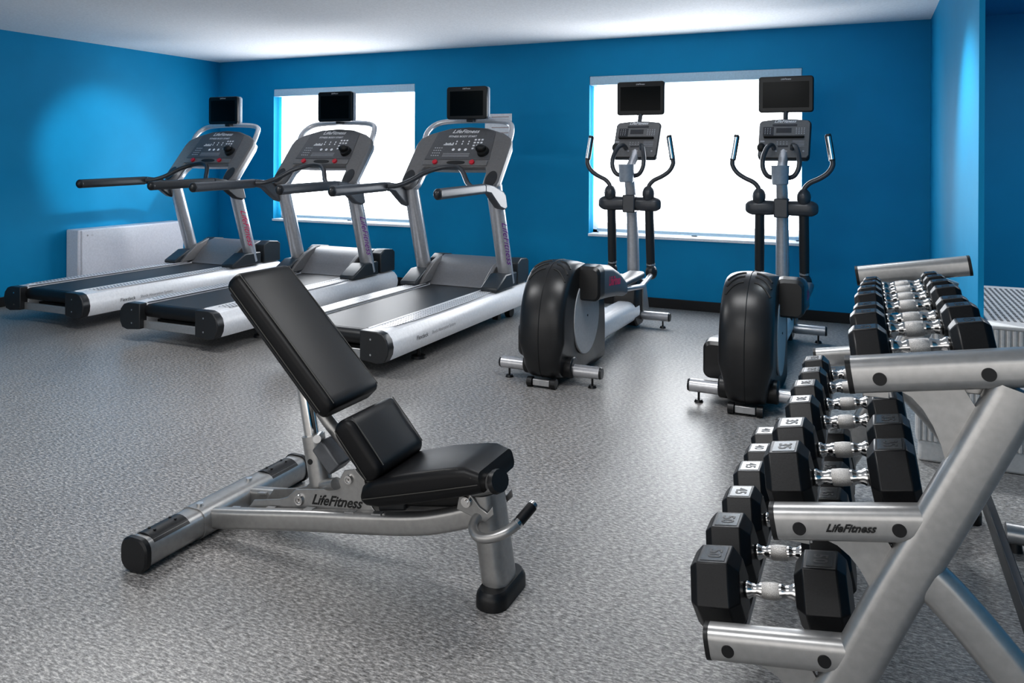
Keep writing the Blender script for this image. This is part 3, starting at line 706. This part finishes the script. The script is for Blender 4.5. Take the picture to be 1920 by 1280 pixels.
# ------------------------------------------------------------------ dumbbell rack
Yn, Yf = 1.72, 3.20
TIERS = [(-.305, .237, -.0, .286), (-.171, .523, .128, .577), (-.027, .847, .335, .907)]   # arm axis: x0 z0 x1 z1
def axis_z(ti, x):
    x0, z0, x1, z1 = TIERS[ti]; return z0 + (x - x0) * (z1 - z0) / (x1 - x0)
rack = thing('dumbbell_rack', 'grey three tier dumbbell rack with slanted end frames, in the right foreground', 'dumbbell rack', (0, Yn, 0))
for fy in (0, Yf - Yn):
    lg = [(-.145, fy, .03), (-.115, fy, .08), (-.03, fy, .232), (.06, fy, .43), (.135, fy, .585), (.243, fy, .815), (.260, fy, .856)]
    obj('front_leg', MB().sweep(lg, rrect(.046, .030, .024, 5), up=(0, 1, 0), n=4), 'rackgrey', rack)
    rl = [(.09, fy, .485), (.14, fy, .445), (.215, fy, .365), (.275, fy, .29), (.318, fy, .20), (.328, fy, .13), (.33, fy, .03)]
    obj('rear_leg', MB().sweep(rl, rrect(.040, .026, .023, 5), up=(0, 1, 0), n=5), 'rackgrey', rack)
    for x in (-.147, .33): obj('rubber_foot', MB().sweep([(x, fy, 0), (x, fy, .035)], rrect(.048, .038, .03, 5), up=(0, 1, 0)), 'rubber', rack)
    for i, (x0, z0, x1, z1) in enumerate(TIERS):
        L = math.hypot(x1 - x0, z1 - z0); dx, dz = (x1 - x0) / L, (z1 - z0) / L
        ar = obj('tier_arm', MB().sweep([(x0, fy, z0), (x1, fy, z1)], rrect(.032 if i == 2 else .0285, .035, .022, 5), up=(0, 0, 1)), 'rackgrey', rack)
        obj('end_cap', MB().sweep([(x0 - dx * .006, fy, z0 - dz * .006), (x0 + dx * .004, fy, z0 + dz * .004)], rrect(.0325 if i == 2 else .029, .0355, .022, 5), up=(0, 0, 1)), 'base', ar)
        if i == 2: obj('end_cap', MB().sweep([(x1 - dx * .004, fy, z1 - dz * .004), (x1 + dx * .006, fy, z1 + dz * .006)], rrect(.0325 if i == 2 else .029, .0355, .022, 5), up=(0, 0, 1)), 'base', ar)
        ps = {0: (-.262, -.072), 1: (-.121, .062), 2: (.026, .210)}[i]
        for px in ps:
            pz = axis_z(i, px) - .004
            sgn = -1 if fy == 0 else 1
            obj('hole_plug', MB().cyl((px, fy + sgn * .027, pz), (px, fy + sgn * (.0345 if i == 2 else .031), pz), .0135, .0125, seg=24), 'base', ar)
        # gusset below the arm, meeting the leg, with its triangular opening
        a0 = {0: -.215, 1: -.075, 2: .06}[i]; lx = {0: -.105, 1: .025, 2: .15}[i]; lz = {0: .11, 1: .365, 2: .64}[i]
        ax1 = {0: -.035, 1: .105, 2: .235}[i]
        gp = []
        for k in range(7):
            q = k / 6; gp.append((a0 + (lx - a0) * (1 - (1 - q) ** 1.6), (axis_z(i, a0) - .034) + (lz - axis_z(i, a0) + .034) * q ** 1.6))
        hx0, hx1 = ax1 - .062, ax1 - .014
        mx, mz = (lx + ax1) / 2 + .018, (lz + axis_z(i, ax1)) / 2 + .012
        gp += [(lx + .02, lz + .01), (mx, mz), ((hx0 + hx1) / 2 + .003, axis_z(i, hx0) - .082), (hx0, axis_z(i, hx0) - .038), (hx0 - .005, axis_z(i, hx0) - .03)]
        obj('gusset', MB().prism(gp, 'y', fy - .005, fy + .005), 'rackgrey', rack)
LN = {50: (.338, .078), 45: (.325, .0755), 40: (.315, .073), 35: (.31, .070), 30: (.295, .066), 25: (.285, .061), 15: (.272, .050), 12: (.262, .047), 10: (.25, .044), 8: (.24, .040), 5: (.225, .036)}
CX = [-.185, -.040, .108]
for i in range(3):
    x0, z0, x1, z1 = TIERS[i]; sl = (z1 - z0) / (x1 - x0); ca = math.cos(math.atan(sl)); sa = math.sin(math.atan(sl))
    for off in (-.088, .088):
        x = CX[i] + off; z = axis_z(i, x) - .033
        fr = lambda u, w: (x + u * ca - w * sa, z + u * sa + w * ca)
        s = 1 if off < 0 else -1
        pf = [(-.026 * s, -.004), (.026 * s, -.004), (.026 * s, -.022), (.022 * s, -.022), (.022 * s, -.0085), (-.026 * s, -.0085)]
        obj('tier_rail', MB().prism([fr(u, w) for u, w in pf], 'y', .022, Yf - Yn - .022), 'silver', rack)
        for fy in (.032, Yf - Yn - .032): obj('rail_bracket', MB().box((x, fy, z - .012), (.05, .02, .02)), 'rackgrey', rack, bevel=.002)
obj('rear_stringer', MB().sweep([(.365, 0, .16), (.365, Yf - Yn, .16)], rrect(.012, .030, .004), up=(0, 0, 1)), 'railblack', rack)
f = lambda u, v, w: (-.026 + u, -.0302, axis_z(1, -.026 + u) + v - .002)
text('rack_logo', 'LifeFitness', .0215, f, 'blackmark', rack, shear=.4, sx=1.0, bold=.0006)

def make_dumbbell(wt):
    L, R = LN[wt]; HL = .118                       # total length, half across flats, handle length
    hl = (L - HL) / 2; s = R / math.cos(PI / 6)
    t = thing('dumbbell', '', 'dumbbell')
    def hexring(x, k): return [(x, s * k * math.cos(a), s * k * math.sin(a)) for a in [j * PI / 3 for j in range(6)]]
    for sg in (-1, 1):
        a, b_ = HL / 2 * sg, (L / 2) * sg
        c = hl * .20
        hd = obj('head', MB().loft([hexring(a, .70), hexring(a + sg * c, 1), hexring(b_ - sg * c * .8, 1), hexring(b_, .80)]), 'hex', t, bevel=.0025, seg=2, ang=25)
        xm = (a + sg * c + b_ - sg * c * .8) / 2; w_ = hl * .25 if wt > 20 else hl * .27; d_ = s * .39
        obj('number_plate', MB().prism([(xm - w_, -d_), (xm + w_, -d_), (xm + w_, d_), (xm - w_, d_)], 'z', R - .002, R + .0008), 'label', hd)
        text('number', str(wt), d_ * 1.25, lambda u, v, w: (xm + v, -u, R + .0014), 'digit', hd, bold=.0006)
    pr = [(0, .017), (.004, .019), (.010, .0185), (.016, .0145), (.028, .0135), (.034, .0165), (.036, .0165)]
    pr2 = pr + [(HL - h, r) for h, r in pr[::-1]]
    h = obj('handle', MB().lathe((-HL / 2, 0, 0), (HL / 2, 0, 0), [(0, .0)] [:0] + pr2, 24), 'chrome', t, ang=50)
    obj('knurled_grip', MB().lathe((-HL / 2, 0, 0), (HL / 2, 0, 0), [(.038, .0155), (.042, .0178), (HL / 2, .0188), (HL - .042, .0178), (HL - .038, .0155)], 24), 'knurl', h)
    return t
proto = {}
ORD = ['nearest', 'second', 'third', 'fourth', 'fifth', 'sixth', 'farthest']
LAY = [(0, 'bottom', [(50, 1.86), (50, 2.05), (45, 2.25), (45, 2.45), (40, 2.63), (40, 2.805)]),
       (1, 'middle', [(35, 1.865), (35, 2.045), (30, 2.28), (30, 2.45), (25, 2.65), (25, 2.81)]),
       (2, 'top', [(15, 1.865), (15, 2.06), (12, 2.20), (12, 2.385), (10, 2.54), (8, 2.70), (5, 2.84)])]
for ti, nm, row in LAY:
    for k, (wt, y) in enumerate(row):
        if wt not in proto: proto[wt] = o = make_dumbbell(wt)
        else: o = copy_tree(proto[wt])
        x0, z0, x1, z1 = TIERS[ti]; th = math.atan((z1 - z0) / (x1 - x0))
        R = LN[wt][1]; w_ = R - .0345
        o.location = (CX[ti] - w_ * math.sin(th), y, axis_z(ti, CX[ti]) + w_ * math.cos(th))
        o.rotation_euler = (0, -th, 0)
        pos = ORD[k] if k < len(row) - 1 else 'farthest'
        o['label'] = "black hex dumbbell numbered %d, %s on the rack's %s tier" % (wt, pos if pos in ('nearest', 'farthest') else pos + ' from the front', nm)
        o['group'] = 'hex dumbbells on the %s tier' % nm

# machine seen behind the rack at the right edge
t = thing('exercise_machine', 'black rounded machine base on a silver foot bar, behind the rack at the right edge', 'exercise machine', (.56, 3.02, 0))
st = obj('foot_bar', MB().cyl((-.135, 0, .055), (.50, 0, .055), .033, seg=24), 'silver', t)
for x in (-.11, .46): obj('foot', MB().cyl((x, 0, 0), (x, 0, .03), .024, .02), 'rubber', st)
obj('post', MB().loft([[(.03 + a, b_, z) for a, b_ in ell(.085 * k, .10 * k, 24)] for z, k in ((.08, .9), (.11, .98), (.2, 1), (.30, 1), (.34, .9), (.36, .7))]), 'shroud', t)

# ------------------------------------------------------------------ light
struct('wall_light_block', MB().box((2.35, 2.0, H / 2), (.1, 9.3, H)), 'wall')  # unseen wall, added to keep world light out of the alcove
wd = bpy.data.worlds.new('world'); bpy.context.scene.world = wd; wd.use_nodes = True
bg = wd.node_tree.nodes['Background']; bg.inputs['Color'].default_value = (1, 0.98, 0.955, 1); bg.inputs['Strength'].default_value = 1.25
def area(name, loc, rot, size, power, col=(1, 1, 1), spread=PI):
    l = bpy.data.lights.new(name, 'AREA'); l.shape = 'RECTANGLE'; l.size, l.size_y = size; l.energy = power; l.color = col; l.spread = spread
    o = bpy.data.objects.new(name, l); C.objects.link(o); o.location = loc; o.rotation_euler = rot; return o
area('ceiling_fill', (-3.6, 2.8, H - .03), (0, 0, 0), (1.2, .6), 26)  # this and the next two: unseen fill lights added under the ceiling
area('ceiling_fill', (-1.0, 3.2, H - .03), (0, 0, 0), (1.2, .6), 20)
area('ceiling_fill', (-1.4, .6, H - .03), (0, 0, 0), (1.2, .3), 22)
def spot(name, loc, target, power, ang, blend, col=(1, 1, 1), r=.05):
    l = bpy.data.lights.new(name, 'SPOT'); l.energy = power; l.spot_size = ang; l.spot_blend = blend; l.color = col; l.shadow_soft_size = r
    o = bpy.data.objects.new(name, l); C.objects.link(o); o.location = loc
    o.rotation_euler = (V(*target) - V(*loc)).to_track_quat('-Z', 'Y').to_euler(); return o
spot('left_wall_pool_fill', (-4.1, 4.3, 2.2), (XL, 5.18, 1.27), 170, math.radians(32), .7, (.75, .93, 1))  # unseen spot with no fixture, added to make the left wall's bright pool
area('ceiling_fill', (1.35, 4.6, H - .03), (0, 0, 0), (.9, .9), 22)  # unseen fill added to brighten the heater top in the alcove
spot('partition_fill', (-.25, 4.4, 2.25), (XR, 4.15, .9), 80, math.radians(80), .9, (.9, .97, 1))  # unseen spot added for the pale gradient towards the partition's near edge

sc = bpy.context.scene
sc.view_settings.view_transform = 'Standard'; sc.view_settings.look = 'Medium High Contrast'; sc.view_settings.exposure = 0.25
sc.cycles.use_denoising = True; sc.cycles.max_bounces = 6
